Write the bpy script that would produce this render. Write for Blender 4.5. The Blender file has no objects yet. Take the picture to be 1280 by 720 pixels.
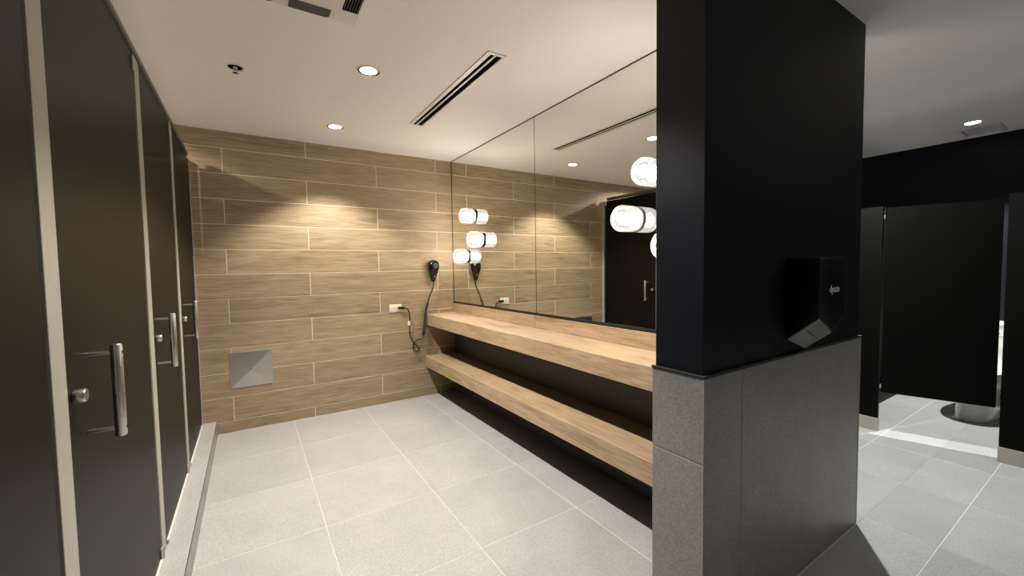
import bpy, bmesh, math, random
from mathutils import Vector, Matrix
random.seed(7)
SC = bpy.context.scene
COL = SC.collection
R = math.radians

# ------------------------------------------------------------------ camera
cam_d = bpy.data.cameras.new('camera')
cam = bpy.data.objects.new('camera', cam_d); COL.objects.link(cam); SC.camera = cam
cam_d.sensor_width = 36.0; cam_d.sensor_fit = 'HORIZONTAL'
cam_d.lens = 513.6 / 1280 * 36
cam_d.clip_start = 0.02
yaw, pitch, roll = R(32.595), R(2.826), R(0.894)
fw = Vector((math.sin(yaw)*math.cos(pitch), math.cos(yaw)*math.cos(pitch), -math.sin(pitch)))
rt = Vector((math.cos(yaw), -math.sin(yaw), 0)); dn = fw.cross(rt)
r2 = math.cos(roll)*rt + math.sin(roll)*dn
d2 = -math.sin(roll)*rt + math.cos(roll)*dn
m3 = Matrix((r2, -d2, -fw)).transposed()
cam.matrix_world = Matrix.Translation((-1.887, 0.0, 1.345)) @ m3.to_4x4()

# ------------------------------------------------------------------ world, exposure
w = bpy.data.worlds.new('world'); SC.world = w; w.use_nodes = True
w.node_tree.nodes['Background'].inputs[0].default_value = (0, 0, 0, 1)
w.node_tree.nodes['Background'].inputs[1].default_value = 0
vs = SC.view_settings
vs.view_transform = 'Standard'; vs.look = 'None'; vs.gamma = 1; vs.use_curve_mapping = False
vs.exposure = 1.82
K_MAIN = 42.0        # watts of each vanity-room downlight
K_SHOWER = 8.0      # the lamps over the shower stalls
K_CORR = 78.0        # corridor lamps
K_STALL = 85.0       # lamp over the toilet stall
WARM = (1.0, 0.935, 0.85)
NEUT = (1.0, 0.95, 0.88)
COOL = (0.97, 1.0, 0.955)
H = 2.5              # ceiling height
YB = 4.141           # back wall
XD = -2.25           # shower door plane
XR = 3.92            # far wall of the toilet room

# ------------------------------------------------------------------ materials
def mat(name, col, rough=0.5, metal=0.0, spec=0.5):
    m = bpy.data.materials.new(name); m.use_nodes = True
    b = m.node_tree.nodes['Principled BSDF']
    b.inputs['Base Color'].default_value = (*col, 1)
    b.inputs['Roughness'].default_value = rough
    b.inputs['Metallic'].default_value = metal
    b.inputs['Specular IOR Level'].default_value = spec
    return m

def N(m, t, **kw):
    n = m.node_tree.nodes.new(t)
    for k, v in kw.items(): setattr(n, k, v)
    return n

def L(m, a, b): m.node_tree.links.new(a, b)

def coords(m, scale, kind='Object', rnd=True):
    tc = N(m, 'ShaderNodeTexCoord'); mp = N(m, 'ShaderNodeMapping')
    mp.inputs['Scale'].default_value = scale
    src = tc.outputs[kind]
    if rnd:
        oi = N(m, 'ShaderNodeObjectInfo'); mu = N(m, 'ShaderNodeVectorMath', operation='SCALE')
        mu.inputs[0].default_value = (7.3, 5.1, 9.7); L(m, oi.outputs['Random'], mu.inputs['Scale'])
        ad = N(m, 'ShaderNodeVectorMath', operation='ADD')
        L(m, src, ad.inputs[0]); L(m, mu.outputs[0], ad.inputs[1]); src = ad.outputs[0]
    L(m, src, mp.inputs['Vector'])
    return mp.outputs[0]

def ramp(m, fac, stops):
    r = N(m, 'ShaderNodeValToRGB'); e = r.color_ramp.elements
    while len(e) < len(stops): e.new(0.5)
    for i, (p, c) in enumerate(stops): e[i].position = p; e[i].color = (*c, 1)
    L(m, fac, r.inputs[0]); return r.outputs[0]

def noise(m, vec, scale, detail=6, rough=0.6, dist=0.0):
    n = N(m, 'ShaderNodeTexNoise'); L(m, vec, n.inputs['Vector'])
    n.inputs['Scale'].default_value = scale; n.inputs['Detail'].default_value = detail
    n.inputs['Roughness'].default_value = rough; n.inputs['Distortion'].default_value = dist
    return n.outputs[0]

def mixc(m, fac, a, b, mode='MIX'):
    n = N(m, 'ShaderNodeMix', data_type='RGBA', blend_type=mode)
    for s, v in ((n.inputs[0], fac), (n.inputs[6], a), (n.inputs[7], b)):
        if isinstance(v, (int, float)): s.default_value = v
        elif isinstance(v, tuple): s.default_value = (*v, 1)
        else: L(m, v, s)
    return n.outputs[2]

def bump(m, h, dist, strength=1.0):
    b = N(m, 'ShaderNodeBump'); b.inputs['Distance'].default_value = dist; b.inputs['Strength'].default_value = strength
    L(m, h, b.inputs['Height']); L(m, b.outputs[0], m.node_tree.nodes['Principled BSDF'].inputs['Normal'])

def wood(name, dark, mid, light, axis, rough, vary, fine=1.0, seed=0.0):
    m = mat(name, mid, rough)
    along = 1.1
    sc = {'x': (along, 14, 14), 'y': (14, along, 14)}[axis]
    v = coords(m, sc)
    n1 = noise(m, v, 1.6, 8, 0.62, 0.6)
    c = ramp(m, n1, [(0.30, dark), (0.5, mid), (0.72, light)])
    sc2 = {'x': (6, 160, 160), 'y': (160, 6, 160)}[axis]
    v2 = coords(m, sc2)
    n2 = noise(m, v2, 1.0, 3, 0.5)
    g = ramp(m, n2, [(0.32, (1-0.38*fine,)*3), (0.58, (1.06,)*3)])
    c = mixc(m, 1.0, c, g, 'MULTIPLY')
    # sparse darker cathedral streaks and knots
    v3 = coords(m, {'x': (1.6, 9, 9), 'y': (9, 1.6, 9)}[axis])
    n3 = noise(m, v3, 1.1, 2, 0.5, 1.2)
    k = ramp(m, n3, [(0.60, (1, 1, 1)), (0.76, (0.72, 0.68, 0.62))])
    c = mixc(m, 1.0, c, k, 'MULTIPLY')
    oi = N(m, 'ShaderNodeObjectInfo')
    t = ramp(m, oi.outputs['Random'], [(0, (1-vary,)*3), (1, (1+vary*0.6,)*3)])
    c = mixc(m, 1.0, c, t, 'MULTIPLY')
    L(m, c, m.node_tree.nodes['Principled BSDF'].inputs['Base Color'])
    bump(m, n2, 0.0006, 0.5)
    return m

def stone(name, c0, c1, fleck, rough, vary=0.05):
    m = mat(name, c0, rough)
    v = coords(m, (1, 1, 1))
    big = noise(m, v, 4.5, 4, 0.55)
    fine = noise(m, v, 130, 4, 0.75)
    c = ramp(m, big, [(0.3, c0), (0.7, c1)])
    f = ramp(m, fine, [(0.34, (1-fleck,)*3), (0.5, (1, 1, 1)), (0.68, (1+fleck,)*3)])
    c = mixc(m, 1.0, c, f, 'MULTIPLY')
    oi = N(m, 'ShaderNodeObjectInfo')
    t = ramp(m, oi.outputs['Random'], [(0, (1-vary,)*3), (1, (1+vary,)*3)])
    c = mixc(m, 1.0, c, t, 'MULTIPLY')
    b = m.node_tree.nodes['Principled BSDF']
    L(m, c, b.inputs['Base Color'])
    bump(m, fine, 0.0004, 0.5)
    return m

def speckled(name, col, amount, scale, rough, spec=0.5, bd=0.0003):
    m = mat(name, col, rough, 0, spec)
    n = noise(m, coords(m, (1, 1, 1)), scale, 3, 0.6)
    c = ramp(m, n, [(0.3, tuple(x*(1-amount) for x in col)), (0.7, tuple(x*(1+amount) for x in col))])
    L(m, c, m.node_tree.nodes['Principled BSDF'].inputs['Base Color'])
    if bd: bump(m, n, bd, 0.4)
    return m

def brushed(name, col, rough, scale=(4, 4, 300)):
    m = mat(name, col, rough, 1.0)
    n = noise(m, coords(m, scale), 1.0, 3, 0.6)
    rr = N(m, 'ShaderNodeMapRange'); rr.inputs['To Min'].default_value = rough*0.7; rr.inputs['To Max'].default_value = rough*1.35
    L(m, n, rr.inputs[0]); L(m, rr.outputs[0], m.node_tree.nodes['Principled BSDF'].inputs['Roughness'])
    return m

def emit(name, col, strength):
    m = bpy.data.materials.new(name); m.use_nodes = True
    nt = m.node_tree; nt.nodes.clear()
    e = nt.nodes.new('ShaderNodeEmission'); o = nt.nodes.new('ShaderNodeOutputMaterial')
    e.inputs[0].default_value = (*col, 1); e.inputs[1].default_value = strength
    nt.links.new(e.outputs[0], o.inputs[0]); return m

def acrylic(name, clear, strength):
    """clear lamp tube: mostly see-through, glossy at grazing angles, with the milky glow of lit acrylic"""
    m = bpy.data.materials.new(name); m.use_nodes = True
    nt = m.node_tree; nt.nodes.clear()
    o = nt.nodes.new('ShaderNodeOutputMaterial')
    tr = nt.nodes.new('ShaderNodeBsdfTransparent'); em = nt.nodes.new('ShaderNodeEmission')
    gl = nt.nodes.new('ShaderNodeBsdfGlossy'); gl.inputs['Roughness'].default_value = 0.15
    em.inputs[0].default_value = (1, 0.95, 0.85, 1); em.inputs[1].default_value = strength
    a = nt.nodes.new('ShaderNodeMixShader'); a.inputs[0].default_value = 1-clear
    b = nt.nodes.new('ShaderNodeMixShader'); fr = nt.nodes.new('ShaderNodeFresnel'); fr.inputs[0].default_value = 1.16
    nt.links.new(tr.outputs[0], a.inputs[1]); nt.links.new(em.outputs[0], a.inputs[2])
    nt.links.new(fr.outputs[0], b.inputs[0]); nt.links.new(a.outputs[0], b.inputs[1]); nt.links.new(gl.outputs[0], b.inputs[2])
    nt.links.new(b.outputs[0], o.inputs[0]); return m

M = {}
M['plank'] = wood('oak_plank_tile', (0.325, 0.228, 0.128), (0.395, 0.29, 0.172), (0.45, 0.338, 0.212), 'x', 0.5, 0.07)
M['oak'] = wood('oak_laminate', (0.39, 0.272, 0.16), (0.465, 0.335, 0.205), (0.52, 0.385, 0.248), 'y', 0.45, 0.03, 0.8)
M['grout_warm'] = speckled('warm_grout', (0.82, 0.70, 0.53), 0.05, 120, 0.9)
M['floor_tile'] = stone('pale_grey_porcelain', (0.395, 0.39, 0.387), (0.445, 0.44, 0.436), 0.20, 0.42)
M['grout_grey'] = speckled('pale_grout', (0.72, 0.71, 0.70), 0.06, 150, 0.9)
M['wall_tile'] = stone('grey_wall_tile', (0.235, 0.222, 0.21), (0.28, 0.266, 0.254), 0.30, 0.38)
M['grout_dark'] = speckled('grey_grout', (0.33, 0.32, 0.30), 0.06, 150, 0.9)
M['ceiling'] = speckled('ceiling_paint', (0.89, 0.855, 0.815), 0.015, 40, 0.9, 0.3)
M['navy'] = speckled('navy_black_paint', (0.0048, 0.0056, 0.0098), 0.12, 260, 0.5, 0.22)
M['rear_paint'] = speckled('grey_paint', (0.30, 0.285, 0.265), 0.03, 60, 0.8)
M['white_tile'] = speckled('white_shower_wall', (0.55, 0.53, 0.49), 0.02, 10, 0.4)
M['door'] = speckled('charcoal_laminate', (0.0055, 0.0046, 0.0034), 0.25, 420, 0.42, 0.11)
M['black_panel'] = speckled('black_laminate', (0.0018, 0.0015, 0.0014), 0.2, 420, 0.55, 0.1)
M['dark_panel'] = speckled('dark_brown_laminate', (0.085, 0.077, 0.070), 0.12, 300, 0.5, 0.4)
M['alu'] = brushed('satin_aluminium', (0.72, 0.68, 0.62), 0.42)
M['steel'] = brushed('brushed_steel', (0.62, 0.60, 0.57), 0.30)
M['steel_sheet'] = brushed('brushed_steel_sheet', (0.60, 0.57, 0.53), 0.36, (220, 4, 220))
M['dark_metal'] = mat('dark_metal', (0.10, 0.10, 0.095), 0.4, 0.6)
M['chrome'] = mat('chrome', (0.8, 0.8, 0.8), 0.08, 1.0)
M['post'] = speckled('light_grey_edge', (0.37, 0.35, 0.31), 0.04, 60, 0.45)
M['shoe'] = speckled('beige_metal_shoe', (0.40, 0.375, 0.33), 0.04, 50, 0.4)
M['rail'] = speckled('taupe_rail', (0.13, 0.12, 0.105), 0.05, 50, 0.45)
M['rubber'] = mat('black_rubber', (0.008, 0.008, 0.008), 0.6)
M['black_gloss'] = mat('black_plastic', (0.006, 0.006, 0.007), 0.22)
M['black_soft'] = mat('black_satin_plastic', (0.0035, 0.0035, 0.004), 0.35, 0, 0.3)
M['grey_plastic'] = mat('grey_plastic', (0.15, 0.15, 0.148), 0.5)
M['white_plastic'] = mat('white_plastic', (0.78, 0.75, 0.70), 0.35)
M['white_metal'] = mat('white_metal', (0.74, 0.70, 0.64), 0.4)
M['porcelain'] = mat('porcelain', (0.80, 0.79, 0.76), 0.12)
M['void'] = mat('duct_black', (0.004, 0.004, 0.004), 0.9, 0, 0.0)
M['slate'] = mat('grey_flap', (0.07, 0.07, 0.066), 0.6)
M['tag'] = mat('paper_tag', (0.8, 0.78, 0.72), 0.7)
M['letter'] = mat('silver_lettering', (0.9, 0.9, 0.92), 0.4)
M['lens'] = emit('downlight_lens', (1, 0.93, 0.82), 9.0)
M['led'] = emit('lamp_core', (1, 0.91, 0.79), 28.0)
M['tube'] = acrylic('clear_acrylic', 0.52, 0.30)
m = mat('mirror_glass', (0.86, 0.88, 0.84), 0.0, 1.0); M['mirror'] = m

# ------------------------------------------------------------------ mesh helpers
def box(bm, lo, hi, bev=0.0, seg=1):
    lo = Vector(lo); hi = Vector(hi)
    ret = bmesh.ops.create_cube(bm, size=1)
    vs_ = ret['verts']; c = (lo+hi)/2; s = hi-lo
    for v in vs_: v.co = Vector((v.co.x*s.x, v.co.y*s.y, v.co.z*s.z)) + c
    if bev > 0:
        es = list({e for v in vs_ for e in v.link_edges})
        bmesh.ops.bevel(bm, geom=es, offset=bev, segments=seg, affect='EDGES', profile=0.5)

def lathe(bm, prof, seg=32, mtx=None, cap=True):
    """prof: list of (r, h) along local z"""
    mtx = mtx or Matrix.Identity(4); rings = []
    for r, h in prof:
        if r < 1e-6: rings.append([bm.verts.new(mtx @ Vector((0, 0, h)))])
        else: rings.append([bm.verts.new(mtx @ Vector((r*math.cos(2*math.pi*i/seg), r*math.sin(2*math.pi*i/seg), h))) for i in range(seg)])
    for a, b in zip(rings, rings[1:]):
        for i in range(seg):
            j = (i+1) % seg
            if len(a) == 1 and len(b) == 1: continue
            if len(a) == 1: bm.faces.new((a[0], b[i], b[j]))
            elif len(b) == 1: bm.faces.new((a[i], a[j], b[0]))
            else: bm.faces.new((a[i], a[j], b[j], b[i]))
    if cap:
        for rg, rev in ((rings[0], True), (rings[-1], False)):
            if len(rg) > 1: bm.faces.new(rg[::-1] if rev else rg)

def loft(bm, rings, cap=True):
    rs = [[bm.verts.new(p) for p in r] for r in rings]; n = len(rs[0])
    for a, b in zip(rs, rs[1:]):
        for i in range(n):
            j = (i+1) % n; bm.faces.new((a[i], a[j], b[j], b[i]))
    if cap: bm.faces.new(rs[0][::-1]); bm.faces.new(rs[-1])

def smooth_path(pts, sub=6):
    pts = [Vector(p) for p in pts]; out = []
    P = [pts[0]*2-pts[1]] + pts + [pts[-1]*2-pts[-2]]
    for i in range(1, len(P)-2):
        a, b, c, d = P[i-1:i+3]
        for k in range(sub):
            t = k/sub
            out.append(0.5*((2*b)+(c-a)*t+(2*a-5*b+4*c-d)*t*t+(3*b-a-3*c+d)*t**3))
    out.append(pts[-1]); return out

def tube(bm, pts, r, seg=8):
    rings = []; n = len(pts); up = Vector((0.13, 0.9, 0.2)).normalized()
    for i, p in enumerate(pts):
        t = (pts[min(i+1, n-1)]-pts[max(i-1, 0)]).normalized()
        x = up.cross(t)
        if x.length < 1e-4: x = Vector((1, 0, 0)).cross(t)
        x.normalize(); y = t.cross(x)
        rr = r(i/(n-1)) if callable(r) else r
        rings.append([p + rr*(math.cos(2*math.pi*k/seg)*x + math.sin(2*math.pi*k/seg)*y) for k in range(seg)])
    loft(bm, rings)

def along(p, d):
    """matrix that puts local z on direction d at point p"""
    d = Vector(d).normalized(); q = d.to_track_quat('Z', 'Y')
    return Matrix.Translation(p) @ q.to_matrix().to_4x4()

def obj(name, bm, m, parent=None, loc=None, smooth=None):
    bmesh.ops.recalc_face_normals(bm, faces=bm.faces)
    me = bpy.data.meshes.new(name); bm.to_mesh(me); bm.free()
    if m: me.materials.append(M[m] if isinstance(m, str) else m)
    if smooth is not None:
        me.polygons.foreach_set('use_smooth', [True]*len(me.polygons))
        me.set_sharp_from_angle(angle=R(smooth))
    o = bpy.data.objects.new(name, me); COL.objects.link(o)
    if parent is not None:
        o.parent = parent
    if loc is not None: o.location = loc
    return o

def nb(): return bmesh.new()

def boxo(name, lo, hi, m, parent=None, bev=0.0, seg=1):
    """box object whose origin is the middle of the box (or world-space under an Empty)"""
    lo = Vector(lo); hi = Vector(hi); c = (lo+hi)/2
    bm = nb(); box(bm, lo-c, hi-c, bev, seg)
    o = obj(name, bm, m, parent)
    o.location = c - (world_loc(parent) if parent else Vector((0, 0, 0)))
    return o

def world_loc(o):
    v = Vector(o.location)
    while o.parent: o = o.parent; v += Vector(o.location)
    return v

def tag(o, label=None, cat=None, group=None, kind=None):
    if label: o['label'] = label
    if cat: o['category'] = cat
    if group: o['group'] = group
    if kind: o['kind'] = kind
    return o

def empty(name, loc, label, cat, group=None):
    o = bpy.data.objects.new(name, None); COL.objects.link(o)
    o.location = loc; o.empty_display_size = 0.05
    return tag(o, label, cat, group)

def struct(o, label=None, cat=None): return tag(o, label, cat, kind='structure')

def copy_tree(o, parent=None):
    c = o.copy(); COL.objects.link(c); c.parent = parent
    for ch in list(o.children): copy_tree(ch, c)
    return c

# ------------------------------------------------------------------ floor
XL, YN = -3.30, -2.20            # rear of the showers, wall behind the camera
flo = boxo('floor', (XL-0.1, YN-0.1, -0.12), (XR+0.1, YB+0.1, -0.0012), 'grout_grey')
struct(flo, 'pale grey speckled porcelain tile floor', 'floor')
P_T, G = 0.6, 0.003
meshes = {}
def floor_tiles(x0, x1, y0, y1):
    i0 = math.floor((x0+0.995)/P_T); j0 = math.floor((y0-2.305)/P_T)
    for i in range(i0, i0+20):
        for j in range(j0, j0+20):
            a = max(x0, -0.995+i*P_T+G/2); b = min(x1, -0.995+(i+1)*P_T-G/2)
            c = max(y0, 2.305+j*P_T+G/2); d = min(y1, 2.305+(j+1)*P_T-G/2)
            if b-a < 0.02 or d-c < 0.02: continue
            key = (round(b-a, 4), round(d-c, 4))
            if key not in meshes:
                bm = nb(); box(bm, (-(b-a)/2, -(d-c)/2, -0.010), ((b-a)/2, (d-c)/2, 0.0), 0.0012)
                o = obj('tile', bm, 'floor_tile', flo); meshes[key] = o.data
            else:
                o = bpy.data.objects.new('tile', meshes[key]); COL.objects.link(o); o.parent = flo
            o.location = Vector(((a+b)/2, (c+d)/2, 0)) - Vector(flo.location)
floor_tiles(-2.154, -0.004, 0.995, YB-0.004)        # vanity room
floor_tiles(-2.154, XR-0.01, YN+0.01, 0.783)        # in front of the wing wall
floor_tiles(0.704, XR-0.01, 0.783+0.0, YB-0.01)     # toilet corridor and stalls

# ------------------------------------------------------------------ ceiling and outer walls
cei = boxo('ceiling', (XL-0.1, YN-0.1, H), (XR+0.1, YB+0.1, H+0.12), 'ceiling')
struct(cei, 'smooth warm white painted ceiling', 'ceiling')
wb = boxo('wall_back', (XL-0.1, YB+0.0012, 0), (XR+0.1, YB+0.12, H), 'grout_warm')
struct(wb, 'back wall clad in oak look plank tiles', 'wall')
wl = boxo('wall_left', (XL-0.1, YN, 0), (XL, YB, H), 'white_tile'); struct(wl, 'plain shower wall behind the dark doors', 'wall')
wr = boxo('wall_right', (XR, YN, 0), (XR+0.1, YB, H), 'navy'); struct(wr, 'dark navy wall behind the toilet stalls', 'wall')
wn = boxo('wall_near', (XL, YN-0.1, 0), (XR, YN, H), 'rear_paint'); struct(wn, 'plain grey wall behind the viewer', 'wall')
bkr = boxo('wall_corridor', (0.2, YB-0.02, 0), (XR, YB+0.006, H), 'navy'); struct(bkr, 'dark end wall of the toilet corridor', 'wall')

# oak look plank tiles: 1.237 long, courses 0.206 high, half bond
PL, PH, PG = 1.2372, 0.2063, 0.0058
lines = [H] + [2.358-0.2061*k for k in range(12)] + [0.0]
pm = {}
for k in range(13):
    zt = lines[k]-(PG/2 if k else 0.0); zb = lines[k+1]+(PG/2 if k < 12 else 0.0)
    off = -2.036 if k % 2 == 1 else -1.4175
    for i in range(-2, 3):
        a = max(XL+0.002, off+i*PL+PG/2); b = min(0.0-0.002, off+(i+1)*PL-PG/2)
        if b-a < 0.02: continue
        key = (round(b-a, 3), round(zt-zb, 3))
        if key not in pm:
            bm = nb(); box(bm, (-(b-a)/2, -0.006, -(zt-zb)/2), ((b-a)/2, -0.0044, (zt-zb)/2), 0.001)
            o = obj('plank', bm, 'plank', wb); pm[key] = o.data
        else:
            o = bpy.data.objects.new('plank', pm[key]); COL.objects.link(o); o.parent = wb
        o.location = Vector(((a+b)/2, YB+0.0055, (zt+zb)/2)) - Vector(wb.location)
        # local y -0.006 is the visible face, at YB - 0.0005
bm = nb(); box(bm, (-0.072, -0.003, -0.098), (0.072, 0.001, 0.098), 0.001)
pp = obj('plank', bm, 'plank', wb); pp.location = Vector((-0.398, YB-0.0015, 0.818)) - Vector(wb.location)
tag(pp, 'short patch plank let in beside the vanity shelf')
boxo('ceiling_bead', (XL, YB-0.006, H-0.004), (0, YB+0.006, H), 'white_metal', wb)

# ------------------------------------------------------------------ mirror wall and wing wall
wm = boxo('wall_mirror', (0.010, 0.992, 0), (0.2, YB+0.006, H), 'navy'); struct(wm, 'wall that carries the mirror and shelves', 'wall')
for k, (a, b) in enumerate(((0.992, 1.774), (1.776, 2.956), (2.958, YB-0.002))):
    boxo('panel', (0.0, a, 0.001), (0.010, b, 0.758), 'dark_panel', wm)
XW0, XW1, YW0, YW1 = -0.63, 0.692, 0.797, 0.984
ww = boxo('wall_centre', (XW0, YW0, 0), (XW1, YW1, H), 'navy')
struct(ww, 'wing wall painted navy black above grey tile', 'wall')
def wt(a, b, bev=0.001): return boxo('tile', a, b, 'wall_tile', ww, bev)
ZT = 0.968
rows = [(0.0, 0.077), (0.080, 0.675), (0.678, ZT)]
for z0, z1 in rows:
    wt((-0.640, 0.788, z0), (-0.631, 0.992, z1))                 # end of the wing
    for a, b in ((-0.630, -0.034),):
        wt((a, 0.985, z0), (b, 0.993, z1))                       # face towards the shelves
    wt((0.693, 0.798, z0), (0.702, 0.990, z1))
for a, b in ((-0.638, -0.4055), (-0.4035, 0.697)):
    wt((a, 0.787, 0), (b, 0.796, ZT))                            # tall tiles on the face towards the viewer
for a, b in (((-0.6305, 0.7965, 0.004), (-0.6295, 0.9845, ZT-0.003)), ((-0.63, 0.7962, 0.004), (0.692, 0.7972, ZT-0.003))):
    boxo('grout_bed', a, b, 'grout_dark', ww)
for nm, a, b in (('edge_trim', (-0.6415, 0.7858, 0), (-0.638, 0.7885, ZT)), ('edge_trim', (0.697, 0.786, 0), (0.7025, 0.7895, ZT))):
    tag(boxo(nm, a, b, 'grout_dark', ww), 'grey corner profile of the tiling')
t1 = boxo('trim_1', (-0.643, 0.783, ZT), (XW0, 0.995, ZT+0.009), 'rubber', None, 0.001)
struct(t1, 'black cap strip on the end of the tiled wing wall', 'trim')
t2 = boxo('trim_2', (-0.629, 0.783, ZT), (0.703, YW0, ZT+0.009), 'rubber', None, 0.001)
struct(t2, 'black cap strip along the long tiled face of the wing wall', 'trim')

# ------------------------------------------------------------------ curb of the showers
cu = boxo('curb', (XL+0.01, YN+0.01, 0), (-2.1575, YB-0.002, 0.112), 'floor_tile', None, 0.001)
struct(cu, 'pale stone curb under the dark shower doors', 'curb')
tag(boxo('edge_trim', (-2.1575, YN+0.01, 0.106), (-2.1535, YB-0.002, 0.114), 'steel', cu), 'thin metal edge strip')
for a, b in ((YN+0.012, 0.503), (0.507, 1.103), (1.107, 1.703), (1.707, 2.303), (2.307, 2.903), (2.907, 3.503), (3.507, YB-0.004)):
    boxo('tile', (-2.1575, a, 0.001), (-2.1540, b, 0.105), 'wall_tile', cu)

# ------------------------------------------------------------------ shower doors
DZ0, DZ1 = 0.130, 2.226
POSTS = [1.292, 2.312, 3.200]; WV = 0.040
def make_door(ya, yb, yh, label):
    root = empty('shower_door', (XD, ya, 0), label, 'door', 'tall charcoal shower doors')
    Wd = yb-ya
    boxo('panel', (XD-0.022, ya, DZ0), (XD, yb, DZ1), 'door', root, 0.0015)
    boxo('bottom_sweep', (XD+0.0003, ya+0.03, DZ0-0.012), (XD+0.0085, yb-0.03, DZ0+0.002), 'white_plastic', root)
    xh, za, zb = 0.062, 0.918, 1.162
    hy = yh-ya
    bm = nb(); lathe(bm, [(0.0, 0), (0.0105, 0), (0.0125, 0.003), (0.0125, zb-za-0.003), (0.0105, zb-za), (0.0, zb-za)], 20, Matrix.Translation((xh, hy, za)), cap=False)
    h = obj('pull_handle', bm, 'steel', root, smooth=40)
    for z in (za+0.022, zb-0.022):
        bm = nb(); lathe(bm, [(0.0, 0), (0.0055, 0), (0.0055, 0.052), (0, 0.052)], 14, along((0.0003, hy, z), (1, 0, 0)), cap=False)
        obj('standoff', bm, 'steel', h, smooth=40)
        bm = nb(); lathe(bm, [(0, 0), (0.004, 0), (0.004, 0.0015), (0, 0.0015)], 10, along((xh+0.0115, hy, z), (1, 0, 0)), cap=False)
        obj('set_screw', bm, 'rubber', h)
    bm = nb(); lathe(bm, [(0, 0), (0.0155, 0), (0.0165, 0.002), (0.0165, 0.020), (0.015, 0.0225), (0, 0.0225)], 26, along((0.0003, 0.042, 1.055), (1, 0, 0)), cap=False)
    k = obj('lock_knob', bm, 'steel', root, smooth=35)
    bm = nb(); box(bm, (0.0226, 0.0415, 1.060), (0.0234, 0.0425, 1.068)); obj('indicator', bm, 'rubber', k)
    for z in (DZ0-0.016, DZ1-0.060):
        bm = nb(); box(bm, (0.0005, Wd-0.024, z), (0.006, Wd+0.001, z+0.058), 0.001)
        obj('pivot_hinge', bm, 'shoe', root)
    return root
names = ['charcoal shower door cut off by the left edge of the photo', 'charcoal shower door with the largest pull handle nearest the viewer',
         'charcoal shower door between the second and third light grey posts', 'farthest charcoal shower door, against the oak plank wall']
PO = [0.30]+POSTS+[YB-0.022]
for i in range(4):
    ya = PO[i]+WV+0.003; yb = PO[i+1]-WV-0.012 if i < 3 else YB-0.066
    make_door(ya, yb, [0.45, 1.462, 2.405, 3.352][i], names[i])
labs = ['light grey door post nearest the viewer, widest in view', 'light grey door post second from the viewer', 'light grey door post third from the viewer', 'light grey end post of the shower doors against the plank wall']
for i, y in enumerate(PO[1:]):
    root = empty('door_post', (XD, y, 0.112), labs[i], 'post', 'light grey posts between shower doors')
    wv = WV if i < 3 else 0.018
    boxo('post_face', (XD-0.05, y-wv, 0.113), (XD+0.003, y+wv, 2.232), 'post', root, 0.001)
    boxo('gap_shade', (XD-0.016, y-wv-0.010, 0.115), (XD-0.007, y-wv-0.0005, 2.228), 'rubber', root)  # black strip stands in for the shadow line in the gap before the post
    if i < 3: boxo('foot', (XD+0.0032, y-wv-0.004, 0.1125), (XD+0.009, y-wv+0.012, 0.155), 'steel', root, 0.001)
rt_ = empty('header_rail', (XD, 2.0, 2.244), 'thin dark grey rail along the tops of the shower doors', 'rail')
boxo('rail_face', (XD-0.03, YN+0.02, 2.248), (XD+0.006, YB-0.1, 2.270), 'rail', rt_, 0.002)
boxo('rail_channel', (XD-0.026, YN+0.02, 2.2345), (XD-0.004, YB-0.1, 2.248), 'rubber', rt_)

# ------------------------------------------------------------------ vanity shelves, backsplash, mirror
Y0 = 0.996
cnt = boxo('vanity_shelf', (-0.328, Y0, 0.757), (-0.001, YB-0.003, 0.873), 'oak', None, 0.0015)
tag(cnt, 'upper oak vanity shelf running under the mirror', 'shelf', 'floating oak shelves')
low = boxo('vanity_shelf', (-0.343, Y0, 0.313), (-0.001, YB-0.003, 0.428), 'oak', None, 0.0015)
tag(low, 'lower oak shelf just above the floor', 'shelf', 'floating oak shelves')
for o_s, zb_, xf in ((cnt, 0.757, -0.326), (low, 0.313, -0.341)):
    tag(boxo('underside', (xf, Y0, zb_-0.003), (-0.001, YB-0.003, zb_-0.0002), 'void', o_s), 'added black sheet that deepens the shade under the shelf')  # unseen sheet, added to keep bounce light out of the shelf shadow
for k, (a, b) in enumerate(((2.602, YB-0.004), (Y0, 2.598))):
    s = boxo('backsplash', (-0.016, a, 0.874), (-0.002, b, 0.968), 'oak', None, 0.001)
    tag(s, ['oak backsplash strip next to the plank wall', 'oak backsplash strip next to the navy wing wall'][k], 'backsplash', 'oak backsplash strips')
mi = []
for k, (a, b) in enumerate(((2.603, YB-0.012), (Y0, 2.597))):
    root = empty('mirror', (0.002, (a+b)/2, 0.985), ['narrower mirror panel beside the oak plank wall', 'wider mirror panel beside the navy wing wall'][k], 'mirror', 'wall mirror panels')
    boxo('glass', (0.0, a, 0.986), (0.006, b, 2.494), 'mirror', root)
    boxo('backing', (0.006, a-0.001, 0.985), (0.0095, b+0.001, 2.495), 'rubber', root)
ch = empty('mirror_channel', (-0.003, 2.5, 0.97), 'thin black channel along the bottom edge of the mirrors', 'trim')
boxo('lip', (-0.005, Y0, 0.970), (-0.001, YB-0.004, 0.989), 'rubber', ch)
boxo('base', (-0.001, Y0, 0.970), (0.0095, YB-0.004, 0.984), 'rubber', ch)
tr3 = boxo('trim_3', (-0.003, Y0, 2.493), (0.009, YB-0.01, H), 'dark_panel'); struct(tr3, 'thin dark strip between mirror and ceiling', 'trim')
tr4 = boxo('trim_4', (-0.003, YB-0.0115, 0.975), (0.009, YB-0.003, 2.492), 'dark_panel'); struct(tr4, 'thin dark edge between mirror and plank wall', 'trim')

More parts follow.
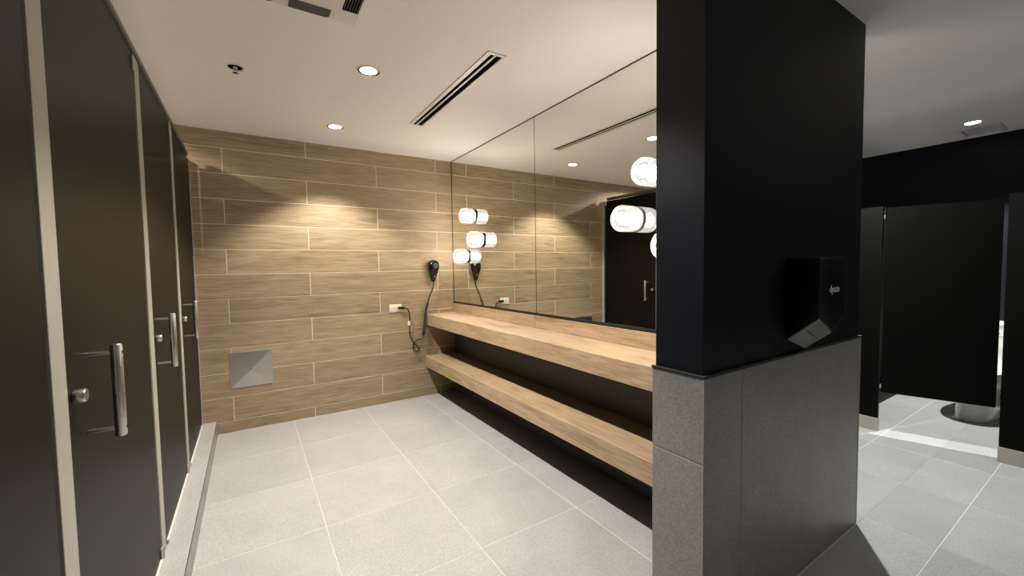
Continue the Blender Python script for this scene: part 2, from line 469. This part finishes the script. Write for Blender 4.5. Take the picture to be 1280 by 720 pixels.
# cylinder lamps that stand straight out of the mirror
def make_lamp():
    root = empty('mirror_lamp', (0, 0, 0), 'x', 'lamp', 'cylinder lamps on the mirror')
    X = along((-0.0015, 0, 0), (-1, 0, 0))
    bm = nb(); lathe(bm, [(0, 0), (0.070, 0), (0.0725, 0.002), (0.0725, 0.012), (0.070, 0.014), (0, 0.014)], 40, X, cap=False)
    obj('mount_ring', bm, 'dark_metal', root, smooth=40)
    Lg, r = 0.132, 0.074
    prof = [(0.052, 0.0145), (r-0.012, 0.0145), (r-0.003, 0.018), (r, 0.028), (r, Lg-0.018), (r-0.004, Lg-0.007), (r-0.014, Lg), (0.048, Lg), (0.045, Lg-0.006), (0.0, Lg-0.006)]
    bm = nb(); lathe(bm, prof, 40, X, cap=False)
    g = obj('glass_tube', bm, 'tube', root, smooth=40)
    bm = nb(); lathe(bm, [(0, 0.0146), (0.036, 0.0146), (0.036, Lg-0.036), (0.030, Lg-0.028), (0, Lg-0.028)], 6, X, cap=False)
    obj('light_core', bm, 'led', root)
    bm = nb(); lathe(bm, [(0.041, Lg-0.0225), (0.050, Lg-0.0225), (0.050, Lg-0.0185), (0.041, Lg-0.0185), (0.041, Lg-0.0225)], 6, X, cap=False)
    obj('inner_rim', bm, 'dark_metal', root)
    return root
lamp = make_lamp()
LP = [(3.633, 1.856, 'topmost of the three small mirror lamps above the hair dryer'), (3.474, 1.618, 'middle of the three small mirror lamps, nearest the mirror seam'),
      (3.795, 1.469, 'lowest of the three small mirror lamps, closest to the plank wall'), (1.474, 1.843, 'topmost big mirror lamp beside the navy wing wall'),
      (1.624, 1.612, 'big mirror lamp in full view left of the navy wing wall'), (1.345, 1.446, 'lowest big mirror lamp half hidden by the navy wing wall')]
for i, (y, z, lab) in enumerate(LP):
    o = lamp if i == 0 else copy_tree(lamp)
    o.location = (0, y, z); o['label'] = lab

for i, (y, z, lab) in enumerate(((1.50, 1.85, 'topmost lamp on the far side of the mirror wall'), (1.62, 1.61, 'middle lamp on the far side of the mirror wall'), (1.36, 1.45, 'lowest lamp on the far side of the mirror wall'))):
    o = copy_tree(lamp); o.location = (0.2, y, z); o.rotation_euler.z = R(180); o['label'] = lab
    o['group'] = 'cylinder lamps beyond the mirror wall'

# ------------------------------------------------------------------ ceiling fittings
def make_downlight():
    root = empty('downlight', (0, 0, H), 'x', 'downlight', 'round recessed downlights')
    bm = nb(); lathe(bm, [(0.0600, -0.0015), (0.0605, -0.0050), (0.0630, -0.0056), (0.0660, -0.0030), (0.067, -0.0005)], 40, cap=False)
    obj('trim_ring', bm, 'white_metal', root, smooth=50)
    bm = nb(); lathe(bm, [(0.0605, -0.0048), (0.0590, -0.0020), (0.0450, -0.0012)], 40, cap=False)
    obj('baffle', bm, 'rubber', root, smooth=50)
    bm = nb(); lathe(bm, [(0.0470, -0.0010), (0.0465, -0.0022), (0.030, -0.0030), (0, -0.0032)], 36, cap=False)
    obj('lens', bm, 'lens', root, smooth=50)
    return root
def spot(x, y, power, col, cone, blend, rad=0.025):
    l = bpy.data.lights.new('downlight_beam', 'SPOT'); l.energy = power; l.color = col
    l.spot_size = R(cone); l.spot_blend = blend; l.shadow_soft_size = rad
    o = bpy.data.objects.new('downlight_beam', l); COL.objects.link(o); o.location = (x, y, H-0.012); return o
dl = make_downlight()
DL = [(-1.254, 3.594, K_MAIN, WARM, 'farther of the two downlights over the vanity room, near the plank wall'), (-1.254, 2.498, K_MAIN, WARM, 'nearer of the two downlights over the vanity room, left of the slot vent'),
      (-1.254, 1.40, K_MAIN, WARM, 'downlight over the vanity room level with the navy wing wall'),
      (3.28, 0.862, K_STALL, COOL, 'downlight over the toilet stall in the dark room'),
      (1.55, 1.36, K_CORR, COOL, 'corridor downlight hidden behind the navy wing wall'), (1.75, -0.75, K_CORR*0.13, COOL, 'added fill downlight to the right of the viewer'),  # the second one is an unseen fill lamp, added for the wing wall front
      (-2.74, 3.70, K_SHOWER, WARM, 'downlight inside the farthest shower stall'), (-2.74, 2.75, K_SHOWER, WARM, 'downlight inside the middle shower stall'), (-2.74, 1.8, K_SHOWER, WARM, 'downlight inside the near shower stall')]
for i, (x, y, pw, colr, lab) in enumerate(DL):
    o = dl if i == 0 else copy_tree(dl)
    o.location = (x, y, H); o['label'] = lab
    if x < -2.5: spot(x, y, pw, colr, 165, 0.3)
    elif x > 3: spot(x, y, pw, colr, 96, 0.4)
    elif x > 0: spot(x, y, pw, colr, 150, 0.5)
    else: spot(x, y, pw, colr, 104, 0.42)

# linear slot diffuser
sd = empty('slot_diffuser', (-0.712, 2.585, H), 'long white slot air diffuser with two black slots beside the mirror', 'vent')
x0, x1, y0, y1 = -0.768, -0.655, 1.945, 3.228
bm = nb()
for a, b in (((x0, y0, H-0.006), (x0+0.028, y1, H)), ((x1-0.016, y0, H-0.006), (x1, y1, H)), ((x0+0.028, y0, H-0.006), (x1-0.016, y0+0.022, H)), ((x0+0.028, y1-0.016, H-0.006), (x1-0.016, y1, H))): box(bm, Vector(a), Vector(b), 0.001)
for v in bm.verts: v.co -= Vector(sd.location)
obj('frame', bm, 'white_metal', sd)
boxo('divider_bar', (x0+0.050, y0+0.022, H-0.005), (x0+0.063, y1-0.016, H-0.0012), 'white_metal', sd, 0.001)
boxo('slot', (x0+0.028, y0+0.022, H-0.0012), (x0+0.050, y1-0.016, H-0.0002), 'void', sd)
boxo('slot', (x0+0.063, y0+0.022, H-0.0012), (x1-0.016, y1-0.016, H-0.0002), 'void', sd)

# air conditioning cassette
ac = empty('air_cassette', (-1.729, 1.736, H), 'square white ceiling air unit with dark louvre openings', 'air unit')
bm = nb(); box(bm, (-0.311, -0.311, -0.022), (0.311, 0.311, -0.0005), 0.010, 3); obj('cover', bm, 'white_metal', ac, smooth=30)
def rot_box(a, b, k):
    bm = nb(); box(bm, a, b)
    bmesh.ops.rotate(bm, verts=bm.verts, cent=(0, 0, 0), matrix=Matrix.Rotation(R(90*k), 3, 'Z')); return bm
def chamf_slot(xa, xb, ya, yb, z0, z1):
    bm = nb(); c = 0.014
    pts = [(xa, ya), (xb, ya), (xb, yb-c), (xb-c, yb), (xa, yb)]
    lo = [bm.verts.new((x, y, z0)) for x, y in pts]; hi = [bm.verts.new((x, y, z1)) for x, y in pts]
    bm.faces.new(lo); bm.faces.new(hi[::-1])
    for i in range(5): bm.faces.new((lo[i], lo[(i+1) % 5], hi[(i+1) % 5], hi[i]))
    return bm
tag(obj('flap', chamf_slot(0.028, 0.190, 0.236, 0.300, -0.0245, -0.0215), 'slate', ac), 'dark grey louvre flap')
tag(obj('flap', chamf_slot(-0.192, -0.030, 0.236, 0.300, -0.0245, -0.0215), 'slate', ac), 'dark grey louvre flap')
for s in (-1, 1):
    ya, yb = (-0.19, 0.205) if s > 0 else (-0.2, 0.2)
    g = boxo('intake', (ac.location.x+s*0.262-0.033, ac.location.y+ya, H-0.0232), (ac.location.x+s*0.262+0.033, ac.location.y+yb, H-0.0218), 'void', ac)
    for i in range(6):
        xx = ac.location.x+s*0.262-0.0275+i*0.011
        o = boxo('louvre', (xx-0.0018, ac.location.y+ya+0.002, H-0.0262), (xx+0.0018, ac.location.y+yb-0.002, H-0.0233), 'slate', g)

# sprinkler
sp = empty('sprinkler', (-1.905, 2.836, H), 'recessed fire sprinkler in the ceiling with its cover missing', 'sprinkler')
bm = nb(); lathe(bm, [(0.036, -0.0005), (0.038, -0.003), (0.042, -0.003), (0.044, -0.0005)], 28, cap=False); obj('collar', bm, 'white_metal', sp, smooth=50)
bm = nb(); lathe(bm, [(0.0365, -0.0012), (0, -0.0012)], 28, cap=False); obj('cup', bm, 'void', sp)
bm = nb(); lathe(bm, [(0, -0.0015), (0.012, -0.0015), (0.010, -0.008), (0.005, -0.010), (0, -0.010)], 14, cap=False)
for s in (-1, 1): tube(bm, [Vector((s*0.010, 0, -0.005)), Vector((s*0.011, 0, -0.020)), Vector((s*0.003, 0, -0.032))], 0.0018, 6)
obj('head', bm, 'steel', sp)
bm = nb(); lathe(bm, [(0, -0.031), (0.013, -0.031), (0.014, -0.0325), (0, -0.034)], 18, cap=False); obj('deflector', bm, 'rubber', sp)

# little vent by the stall lamp
cv = empty('ceiling_vent', (3.585, 0.86, H), 'small rectangular ceiling vent beside the stall downlight', 'vent')
bm = nb()
for a, b in (((-0.14, -0.13, -0.022), (0.14, -0.10, 0)), ((-0.14, 0.10, -0.022), (0.14, 0.13, 0)), ((-0.14, -0.10, -0.012), (-0.115, 0.10, 0)), ((0.115, -0.10, -0.012), (0.14, 0.10, 0))): box(bm, Vector(a), Vector(b), 0.002)
obj('frame', bm, 'white_metal', cv)
for i in range(6):
    bm = nb(); box(bm, (-0.11+i*0.037, -0.099, -0.010), (-0.083+i*0.037, 0.099, -0.002), 0.001); obj('slat', bm, 'white_metal', cv)

# ------------------------------------------------------------------ things on the back wall
# hinged steel access panel, four shallow facets
ap = empty('access_panel', (-1.898, YB-0.001, 0.519), 'square brushed steel access panel low on the plank wall', 'panel')
bm = nb(); box(bm, (-0.154, -0.004, -0.151), (0.154, -0.0005, 0.151), 0.001)
obj('frame', bm, 'steel', ap)
bm = nb(); h = 0.147
c4 = [bm.verts.new(v) for v in ((-h, -0.0045, -h), (h, -0.0045, -h), (h, -0.0045, h), (-h, -0.0045, h))]; apx = bm.verts.new((0, -0.015, 0))
for i in range(4): bm.faces.new((c4[i], c4[(i+1) % 4], apx))
obj('face', bm, 'steel_sheet', ap)
bm = nb(); lathe(bm, [(0, -0.001), (0.011, 0), (0.010, 0.006), (0.005, 0.009), (0, 0.009)], 18, along((0, -0.0145, 0), (0, -1, 0)), cap=False); obj('knob', bm, 'chrome', ap, smooth=50)

# outlet
ou = empty('wall_outlet', (-0.648, YB-0.001, 0.954), 'white double power outlet on the plank wall', 'outlet')
bm = nb(); box(bm, (-0.062, -0.007, -0.040), (0.062, 0, 0.040), 0.003, 2); obj('cover_plate', bm, 'white_plastic', ou, smooth=30)
for sx in (-1, 1):
    bm = nb(); lathe(bm, [(0, 0.0), (0.019, 0.0), (0.018, 0.002), (0, 0.002)], 24, along((sx*0.026, -0.0068, 0), (0, -1, 0)), cap=False)
    s = obj('socket', bm, 'white_metal', ou)
    for q in (-1, 1):
        bm = nb(); box(bm, (sx*0.026+q*0.006-0.001, -0.0095, -0.002), (sx*0.026+q*0.006+0.001, -0.0088, 0.008)); obj('slot', bm, 'rubber', s)

# wall hair dryer
hd = empty('hair_dryer', (-0.248, YB-0.002, 1.32), 'black hair dryer in its wall holder with a hanging cord', 'hair dryer')
def ell(cx, cy, cz, rx, ry, n=24): return [Vector((cx+rx*math.cos(2*math.pi*i/n), cy+ry*math.sin(2*math.pi*i/n), cz)) for i in range(n)]
bm = nb()
prof = [(0.118, 0.012, 0.012, -0.052), (0.113, 0.034, 0.028, -0.052), (0.098, 0.050, 0.042, -0.053), (0.072, 0.058, 0.049, -0.055), (0.045, 0.059, 0.050, -0.056), (0.015, 0.054, 0.046, -0.056),
        (-0.015, 0.044, 0.038, -0.054), (-0.045, 0.035, 0.031, -0.050), (-0.075, 0.028, 0.025, -0.046), (-0.100, 0.021, 0.020, -0.044), (-0.112, 0.012, 0.012, -0.043)]
loft(bm, [ell(0.004*(0.1-z)*-5, cy, z, rx, ry) for z, rx, ry, cy in prof]); obj('body', bm, 'black_gloss', hd, smooth=60)
bm = nb(); loft(bm, [[Vector((x*1.0, y, z)) for x, z in ((-0.030, -0.085), (0.030, -0.085), (0.052, -0.02), (0.060, 0.05), (0.050, 0.095), (-0.050, 0.095), (-0.060, 0.05), (-0.052, -0.02))] for y in (-0.022, 0.0)])
tag(obj('wall_holder', bm, 'grey_plastic', hd), 'grey wall holder behind the dryer')
bm = nb(); lathe(bm, [(0, 0), (0.030, 0), (0.032, 0.004), (0.030, 0.008), (0, 0.009)], 24, along((-0.004, -0.1035, 0.055), (0, -1, 0.1)), cap=False); gr = obj('inlet_grille', bm, 'black_soft', hd, smooth=40)
for i in range(5):
    bm = nb(); ww_ = 0.024*math.sqrt(max(0.05, 1-((i-2)/3)**2)); box(bm, (-0.004-ww_, -0.1145, 0.0385+i*0.008), (-0.004+ww_, -0.1125, 0.0415+i*0.008)); obj('bar', bm, 'rubber', gr)
bm = nb(); box(bm, (-0.024, -0.088, 0.090), (0.018, -0.080, 0.104), 0.003); tag(obj('highlight_plate', bm, 'white_plastic', hd), 'pale plate for the white highlight on the dryer head')  # the white highlight is modelled as a pale plate
bm = nb(); box(bm, (-0.006, -0.082, -0.062), (0.006, -0.071, -0.036), 0.003); obj('switch', bm, 'grey_plastic', hd)
hl = Vector(hd.location)
def wp(L_, d=0.03): return [Vector((x, YB-d, z))-hl for x, z in L_]
c1 = smooth_path(wp([(-0.246, 1.212), (-0.252, 1.16), (-0.263, 1.127), (-0.297, 1.052), (-0.318, 0.985)], 0.042), 8)
bm = nb(); tube(bm, c1, 0.0065, 10); obj('cord', bm, 'rubber', hd, smooth=60)
# coiled lower length
cc = smooth_path(wp([(-0.318, 0.985), (-0.338, 0.92), (-0.350, 0.85), (-0.357, 0.77), (-0.366, 0.70), (-0.374, 0.655)], 0.042), 12)
hx = []
nC = 420; turns = 26
for i in range(nC):
    f = i/(nC-1)*(len(cc)-1); a = int(min(f, len(cc)-2)); p = cc[a].lerp(cc[a+1], f-a); t = (cc[a+1]-cc[a]).normalized()
    u = t.cross(Vector((0, 1, 0))).normalized(); v_ = Vector((0, 1, 0)); an = 2*math.pi*turns*i/(nC-1); rr = 0.0115
    hx.append(p + rr*(math.cos(an)*u + math.sin(an)*v_))
bm = nb(); tube(bm, hx, 0.0036, 6); obj('coil', bm, 'black_gloss', hd, smooth=60)
bm = nb(); tube(bm, wp([(-0.374, 0.655), (-0.381, 0.632), (-0.388, 0.606)], 0.040), lambda t: 0.010 if t < 0.9 else 0.008, 10); obj('coupling', bm, 'grey_plastic', hd, smooth=50)
c2 = wp([(-0.557, 0.951), (-0.538, 0.943), (-0.519, 0.915), (-0.510, 0.865), (-0.512, 0.799), (-0.514, 0.724), (-0.507, 0.649), (-0.475, 0.587), (-0.433, 0.540), (-0.417, 0.508), (-0.443, 0.491), (-0.477, 0.512), (-0.482, 0.554), (-0.460, 0.593), (-0.423, 0.612), (-0.388, 0.610)], 0.028)
bm = nb(); tube(bm, smooth_path(c2, 6), 0.0058, 8); obj('cable', bm, 'rubber', hd, smooth=60)
bm = nb(); lathe(bm, [(0, 0), (0.013, 0), (0.015, 0.004), (0.015, 0.018), (0.009, 0.026), (0, 0.026)], 16, along(Vector((-0.612, YB-0.0108, 0.954))-hl, (0, -1, 0)), cap=False)
box(bm, Vector((-0.625, YB-0.036, 0.942))-hl, Vector((-0.560, YB-0.016, 0.966))-hl, 0.005, 2)
obj('plug', bm, 'black_gloss', hd, smooth=40)
bm = nb(); box(bm, Vector((-0.535, YB-0.036, 0.770))-hl, Vector((-0.512, YB-0.034, 0.815))-hl)
tag(obj('tag', bm, 'tag', hd), 'white paper tag on the cable')

# ------------------------------------------------------------------ hand dryer on the wing wall
hx0, hx1, hz1 = -0.062, 0.176, 1.366
hr = empty('hand_dryer', (0.057, YW0-0.0005, 1.0), 'black wall hand dryer with a V shaped grey underside on the navy wall', 'hand dryer')
o_ = Vector(hr.location); yf, yb = 0.684, YW0-0.0008; cx = 0.057
F = [(hx0, hz1), (hx1, hz1), (hx1, 1.138), (cx, 1.072), (hx0, 1.138)]
B = [(hx0, hz1), (hx1, hz1), (hx1, 1.040), (cx+0.04, 0.982), (hx0, 1.040)]
bm = nb()
fv = [bm.verts.new(Vector((x, yf, z))-o_) for x, z in F]; bv = [bm.verts.new(Vector((x, yb, z))-o_) for x, z in B]
bm.faces.new(fv); bm.faces.new(bv[::-1])
for i in range(5): bm.faces.new((fv[i], fv[(i+1) % 5], bv[(i+1) % 5], bv[i]))
bmesh.ops.bevel(bm, geom=list(bm.edges), offset=0.004, segments=2, affect='EDGES', profile=0.5)
obj('housing', bm, 'black_soft', hr, smooth=30)
for s in (0, 1):   # air blades on the two sloping underside faces
    a, b = (4, 3) if s == 0 else (3, 2)
    q = [Vector((F[a][0], yf, F[a][1])), Vector((F[b][0], yf, F[b][1])), Vector((B[b][0], yb, B[b][1])), Vector((B[a][0], yb, B[a][1]))]
    n = (q[1]-q[0]).cross(q[3]-q[0]).normalized()
    if n.z > 0: n = -n
    c = sum(q, Vector())/4
    lo = [c+(p-c)*0.97+n*0.0005-o_ for p in q]; hi = [c+(p-c)*0.95+n*0.005-o_ for p in q]
    bm = nb(); loft(bm, [lo, hi]); bl = obj('air_blade', bm, 'grey_plastic' if s == 0 else 'black_soft', hr)
    if s == 0: tag(bl, 'grey sloping underside plate')
    e = [q[0].lerp(q[1], 0.12).lerp(q[3].lerp(q[2], 0.12), 0.44), q[0].lerp(q[1], 0.88).lerp(q[3].lerp(q[2], 0.88), 0.44), q[0].lerp(q[1], 0.88).lerp(q[3].lerp(q[2], 0.88), 0.47), q[0].lerp(q[1], 0.12).lerp(q[3].lerp(q[2], 0.12), 0.47)]
    bm = nb(); loft(bm, [[p+n*0.0048-o_ for p in e], [p+n*0.0056-o_ for p in e]]); obj('air_slit', bm, 'rubber', bl)
cu_ = bpy.data.curves.new('lettering', 'FONT'); cu_.body = 'dyson'; cu_.size = 0.042; cu_.align_x = 'CENTER'; cu_.extrude = 0.0006; cu_.space_character = 0.92
to = bpy.data.objects.new('lettering_curve', cu_); COL.objects.link(to)
bpy.context.view_layer.update()
me = bpy.data.meshes.new_from_object(to.evaluated_get(bpy.context.evaluated_depsgraph_get()))
bpy.data.objects.remove(to); me.materials.clear(); me.materials.append(M['letter'])
lt = bpy.data.objects.new('lettering', me); COL.objects.link(lt); lt.parent = hr
lt.rotation_euler = (R(90), 0, 0); lt.location = Vector((0.072, yf-0.001, 1.228))-o_
tag(lt, 'small silver lettering on the front')

# ------------------------------------------------------------------ toilet stalls on the right
XS = 2.28; PT = 1.775
def pilaster(y0, y1, lab):
    root = empty('pilaster', (XS, (y0+y1)/2, 0), lab, 'post', 'black pilasters of the toilet stalls')
    boxo('panel', (XS, y0, 0.02), (XS+0.03, y1, PT), 'black_panel', root, 0.001)
    bm = nb(); box(bm, (-0.004, -(y1-y0)/2-0.003, 0.0005), (0.034, (y1-y0)/2+0.003, 0.103), 0.001); obj('shoe', bm, 'shoe', root)
    return root
pilaster(1.150, 1.47, 'black stall pilaster left of the open door, half hidden by the wing wall')
pilaster(0.20, 0.522, 'black stall pilaster at the right edge of the photo')
sdr = empty('stall_door', (XS+0.012, 1.140, 0.3), 'black toilet stall door standing ajar into the stall', 'door')
bm = nb(); box(bm, (-0.012, -0.600, 0.018), (0.010, -0.004, 1.462), 0.001); obj('panel', bm, 'black_panel', sdr)
for z in (1.375, 1.43, 0.05):
    bm = nb(); lathe(bm, [(0, 0), (0.0065, 0), (0.0065, 0.034), (0, 0.034)], 12, Matrix.Translation((-0.016, 0.001, z)), cap=False); obj('hinge', bm, 'chrome' if z > 1 else 'steel', sdr, smooth=40)
bm = nb(); lathe(bm, [(0, 0), (0.018, 0), (0.018, 0.004), (0.008, 0.006), (0.008, 0.02), (0, 0.02)], 16, along((0.010, -0.56, 0.75), (1, 0, 0)), cap=False); obj('latch', bm, 'chrome', sdr, smooth=40)
sdr.rotation_euler.z = R(17)
for y, lab in ((1.318, 'black partition left of the toilet, seen under the stall door'), (0.352, 'black partition right of the toilet, behind the right pilaster')):
    root = empty('stall_partition', (3.1, y, 0.3), lab, 'partition', 'black toilet partitions')
    boxo('panel', (XS+0.033, y-0.012, 0.305), (XR-0.004, y+0.012, PT), 'black_panel', root, 0.001)
    for z in (0.5, 1.5): boxo('bracket', (XR-0.05, y-0.016, z), (XR-0.002, y+0.016, z+0.04), 'steel', root)

# toilet
tl = empty('toilet', (3.46, 0.800, 0), 'white porcelain toilet behind the ajar stall door', 'toilet')
def egg(cx, rx_f, rx_b, ry, z, n=36, sq=2.3):
    out = []
    for i in range(n):
        a = 2*math.pi*i/n; c, s = math.cos(a), math.sin(a)
        rx = rx_b if c > 0 else rx_f
        k = (abs(c)**sq+abs(s)**sq)**(-1/sq)
        out.append(Vector((cx+rx*k*c, ry*k*s, z)))
    return out
bm = nb(); loft(bm, [egg(0.02, 0.345, 0.36, 0.130, 0.001), egg(0.02, 0.335, 0.36, 0.124, 0.03), egg(0.02, 0.300, 0.36, 0.112, 0.14), egg(0.02, 0.305, 0.36, 0.122, 0.22), egg(0.0, 0.330, 0.36, 0.160, 0.31), egg(-0.01, 0.345, 0.37, 0.180, 0.375), egg(-0.01, 0.342, 0.37, 0.178, 0.39)])
obj('bowl', bm, 'porcelain', tl, smooth=60)
bm = nb(); loft(bm, [egg(-0.02, 0.345, 0.26, 0.182, 0.392), egg(-0.02, 0.350, 0.262, 0.186, 0.400), egg(-0.02, 0.345, 0.26, 0.182, 0.414)]); obj('seat', bm, 'porcelain', tl, smooth=60)
bm = nb(); loft(bm, [egg(0.37, 0.055, 0.055, 0.17, 0.39, sq=5), egg(0.365, 0.075, 0.075, 0.205, 0.76, sq=6)]); obj('tank', bm, 'porcelain', tl, smooth=40)
bm = nb(); loft(bm, [egg(0.365, 0.082, 0.080, 0.213, 0.762, sq=6), egg(0.365, 0.080, 0.078, 0.210, 0.79, sq=6)]); obj('tank_lid', bm, 'porcelain', tl, smooth=40)
bm = nb(); tube(bm, [Vector((0.285, -0.12, 0.69)), Vector((0.265, -0.12, 0.69)), Vector((0.262, -0.06, 0.685))], 0.007, 8); obj('flush_lever', bm, 'chrome', tl, smooth=50)
